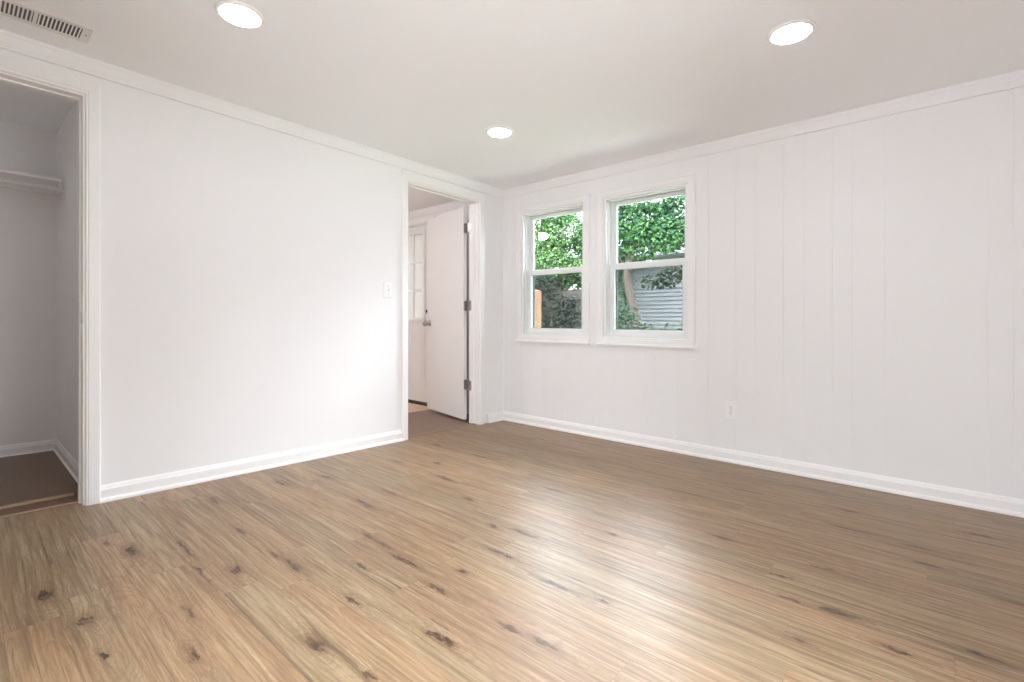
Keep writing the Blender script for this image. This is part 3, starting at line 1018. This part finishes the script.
def leaves(blobs, n, size, seed, droop=0.3):
    """n folded leaves on and inside ellipsoids (cx, cy, cz, rx, ry, rz)"""
    rng = random.Random(seed)
    mb = MB()
    vol = [b[3] * b[4] * b[5] for b in blobs]
    for _ in range(n):
        b = rng.choices(blobs, vol)[0]
        while True:
            d = Vector((rng.gauss(0, 1), rng.gauss(0, 1), rng.gauss(0, 1)))
            if d.length > 1e-3:
                break
        d.normalize()
        r = rng.uniform(.55, 1.0) ** .5 * (1 + .12 * rng.gauss(0, 1))
        p = Vector((b[0] + d.x * b[3] * r, b[1] + d.y * b[4] * r, b[2] + d.z * b[5] * r))
        up = (d * .7 + Vector((rng.gauss(0, .5), rng.gauss(0, .5), .6 + rng.gauss(0, .4)))).normalized()
        tip = Vector((rng.gauss(0, 1), rng.gauss(0, 1), -droop + rng.gauss(0, .4)))
        tip = (tip - up * tip.dot(up)).normalized()
        sd = up.cross(tip)
        s = size * rng.uniform(.6, 1.3)
        mb.add([p, p + tip * s * .45 + sd * s * .30 - up * s * .06, p + tip * s - up * s * .12, p + tip * s * .45 - sd * s * .30 - up * s * .06,
                p + tip * s * .45 + up * s * .03],
               [(0, 4, 1), (4, 2, 1), (0, 3, 4), (4, 3, 2)])
    return mb


def tree(name, loc, label, cat, trunk, tr, blobs, n, size, leafm, barkm, seed, group=None):
    t = thing(name, loc, label, cat, group)
    mb = MB().tube(trunk, tr, 9)
    rng = random.Random(seed + 99)
    top = Vector(trunk[-1])
    mids = [Vector(p) for p in trunk]
    for b in blobs:
        s = mids[-2] if rng.random() < .4 else mids[-1]
        e = Vector(b[:3])
        m = (s + e) / 2 + Vector((rng.uniform(-.1, .1), rng.uniform(-.1, .1), rng.uniform(-.05, .15)))
        rr = tr[-1] if isinstance(tr, (list, tuple)) else tr
        mb.tube([s, m, e], [rr * .7, rr * .5, rr * .2], 6)
    obj('trunk', mb, barkm, t)
    obj('foliage', leaves(blobs, n, size, seed), leafm, t)
    return t


G = 'trees and shrubs in the garden'
# leaning tree in front of the siding, canopy fills the upper half of the right-hand window
tree('leaning_tree', (-.72, 4.7, -.45), 'leafy green tree with a leaning tan trunk before the grey siding', 'tree',
     [(.05, 0, 0), (-.12, 0, .8), (-.30, 0, 1.5), (-.48, 0, 2.2), (-.45, .1, 3.0)], [.115, .10, .09, .075, .05],
     [(-.2, .1, 3.25, .65, .5, .40), (.5, .2, 3.25, .6, .5, .40), (-.8, .1, 3.1, .55, .5, .5), (.3, -.1, 2.95, .6, .45, .30), (-.75, .1, 1.9, .3, .3, .6),
      (1.1, .3, 3.1, .5, .5, .45), (-.35, .2, 2.75, .35, .4, .18), (-.1, 0, 3.6, .8, .5, .22)],
     13000, .078, M['leaf_bright'], M['bark'], 3, G)
tree('low_shrub', (.2, 2.6, -.45), 'dull green shrub at the foot of the leaning trunk', 'shrub',
     [(0, 0, 0), (0, 0, .6), (.05, 0, 1.1)], [.03, .025, .02],
     [(-.36, 0, 1.35, .24, .3, .36), (.0, .1, 1.14, .28, .3, .26), (.34, .1, 1.10, .26, .3, .26), (.62, .1, 1.2, .2, .3, .26)],
     2400, .065, M['leaf_grey'], M['bark_dark'], 7, G)
tree('branchy_sapling', (-.35, 5.9, -.45), 'thin sapling with bare stems standing before the grey siding', 'tree',
     [(0, 0, 0), (.02, 0, 1.2), (-.10, 0, 1.9), (-.30, 0, 2.5)], [.04, .035, .025, .015],
     [(-.3, 0, 2.45, .45, .3, .16), (.25, .1, 2.4, .4, .3, .15), (-.8, 0, 2.3, .4, .3, .13), (.55, 0, 1.75, .22, .2, .12)],
     620, .10, M['leaf_grey'], M['bark_dark'], 11, G)
# seen through the corner window
tree('loose_tree', (-3.5, 5.9, -.45), 'pale green loose tree with sky gaps outside the corner window', 'tree',
     [(0, 0, 0), (.05, 0, 1.0), (-.1, 0, 2.0), (-.1, 0, 3.2)], [.09, .08, .06, .04],
     [(.1, 0, 3.5, .6, .45, .45), (-.65, .1, 3.3, .55, .45, .50), (.7, .2, 3.3, .5, .45, .5), (-.1, -.2, 2.75, .6, .45, .40), (-.75, 0, 3.85, .5, .4, .38), (-.1, 0, 3.95, .5, .4, .3), (.6, 0, 2.6, .45, .45, .35), (-.7, 0, 2.6, .5, .4, .35)],
     13000, .08, M['leaf_yellow'], M['bark_dark'], 21, G)
tree('ivy_shrub', (-2.35, 3.9, -.45), 'dark green ivy shrub growing up the dark board fence', 'shrub',
     [(0, 0, 0), (0, 0, .8), (.1, 0, 1.5)], [.03, .03, .02],
     [(0, 0, 1.6, .55, .25, .45), (.6, 0, 1.45, .45, .25, .45), (-.7, 0, 1.7, .5, .25, .45), (.2, -.05, 1.05, .55, .25, .35), (-.4, .1, 2.15, .5, .25, .22)],
     5000, .08, M['leaf_dark'], M['bark_dark'], 31, G)
# farther back
for i, (x, y, lab) in enumerate(((-9.0, 12.5, 'bushy green tree far back left of the loose tree'),
                                 (-5.0, 13.5, 'bushy green tree far back behind the fence'),
                                 (-1.0, 14.5, 'bushy green tree far back behind the grey-sided building'))):
    tree('bushy_tree', (x, y, -.45), lab, 'tree', [(0, 0, 0), (0, 0, 1.6), (.1, 0, 2.6)], [.16, .13, .09],
         [(0, 0, 3.6, 1.2, .9, 1.5), (.75, .2, 2.9, .8, .8, 1.4), (-.75, .2, 3.0, .8, .8, 1.4), (0, 0, 1.8, 1.2, .8, 1.3)],
         4200, .20, (M['leaf_bright'], M['leaf_yellow'], M['leaf_bright'])[i], M['bark_dark'], 41 + i, G)

# neighbour's low building
nb = thing('neighbour_building', (0.2, 7.2, -.15), 'low grey building with lap siding and a pale gutter outside the farther window', 'building')
mb = MB()
z = -.276
while z < 2.57:
    mb.prism([(0.0, 0), (-.024, 0), (-.024, .005), (-.004, .092), (0.0, .092)], -3.9, 3.2, lambda p, q, t_: (t_, p, z + q))
    z += .092
mb.box(-3.9, 3.2, 0.0, .12, -.3, 2.64)
mb.box(-3.9, -3.78, .12, 3.4, -.3, 2.64).box(3.08, 3.2, .12, 3.4, -.3, 2.64)
obj('wall', mb, M['siding'], nb)
obj('corner_board', MB().box(-3.94, -3.84, -.045, .07, -.3, 2.62), M['gutter'], nb)
obj('roof', MB().prism([(-.35, 2.66), (1.7, 3.15), (3.75, 2.66), (3.75, 2.74), (1.7, 3.23), (-.35, 2.74)], -4.2, 3.5, lambda p, q, t_: (t_, p, q)), M['shingle'], nb)
obj('gutter', MB().prism([(-.46, 2.74), (-.46, 2.68), (-.44, 2.64), (-.37, 2.64), (-.35, 2.66), (-.35, 2.70), (-.37, 2.66), (-.43, 2.66), (-.445, 2.69), (-.445, 2.74)],
                         -4.2, 3.5, lambda p, q, t_: (t_, p, q)), M['gutter'], nb)
obj('soffit', MB().box(-4.2, 3.5, -.35, 0, 2.62, 2.65), M['gutter'], nb)

# dark board fence and new post
fn = thing('board_fence', (-4.85, 4.6, -.45), 'dark weathered board fence behind the ivy outside the corner window', 'fence')
mb = MB()
rng = random.Random(5)
x = -3.2
while x < 3.0:
    w = .135 + rng.uniform(-.01, .01)
    mb.box(x, x + w, 0, .02, .04, 2.05 + rng.uniform(-.02, .02))
    x += w + .012
obj('board', mb, M['fence'], fn)
mb = MB()
for zz in (.4, 1.1, 1.8):
    mb.box(-3.2, 3.0, .02, .06, zz, zz + .09)
obj('rail', mb, M['fence'], fn)
ps = thing('wooden_post', (-1.17, 2.0, -.45), 'yellow new lumber post standing outside the corner window', 'post')
obj('post', MB().box(-.045, .045, -.045, .045, 0, 1.84), M['pine'], ps, .004)
obj('post_cap', MB().add([(-.047, -.047, 1.84), (.047, -.047, 1.84), (.047, .047, 1.84), (-.047, .047, 1.84), (0, 0, 1.862)],
                         [(0, 3, 2, 1), (0, 1, 4), (1, 2, 4), (2, 3, 4), (3, 0, 4)]), M['pine'], ps)
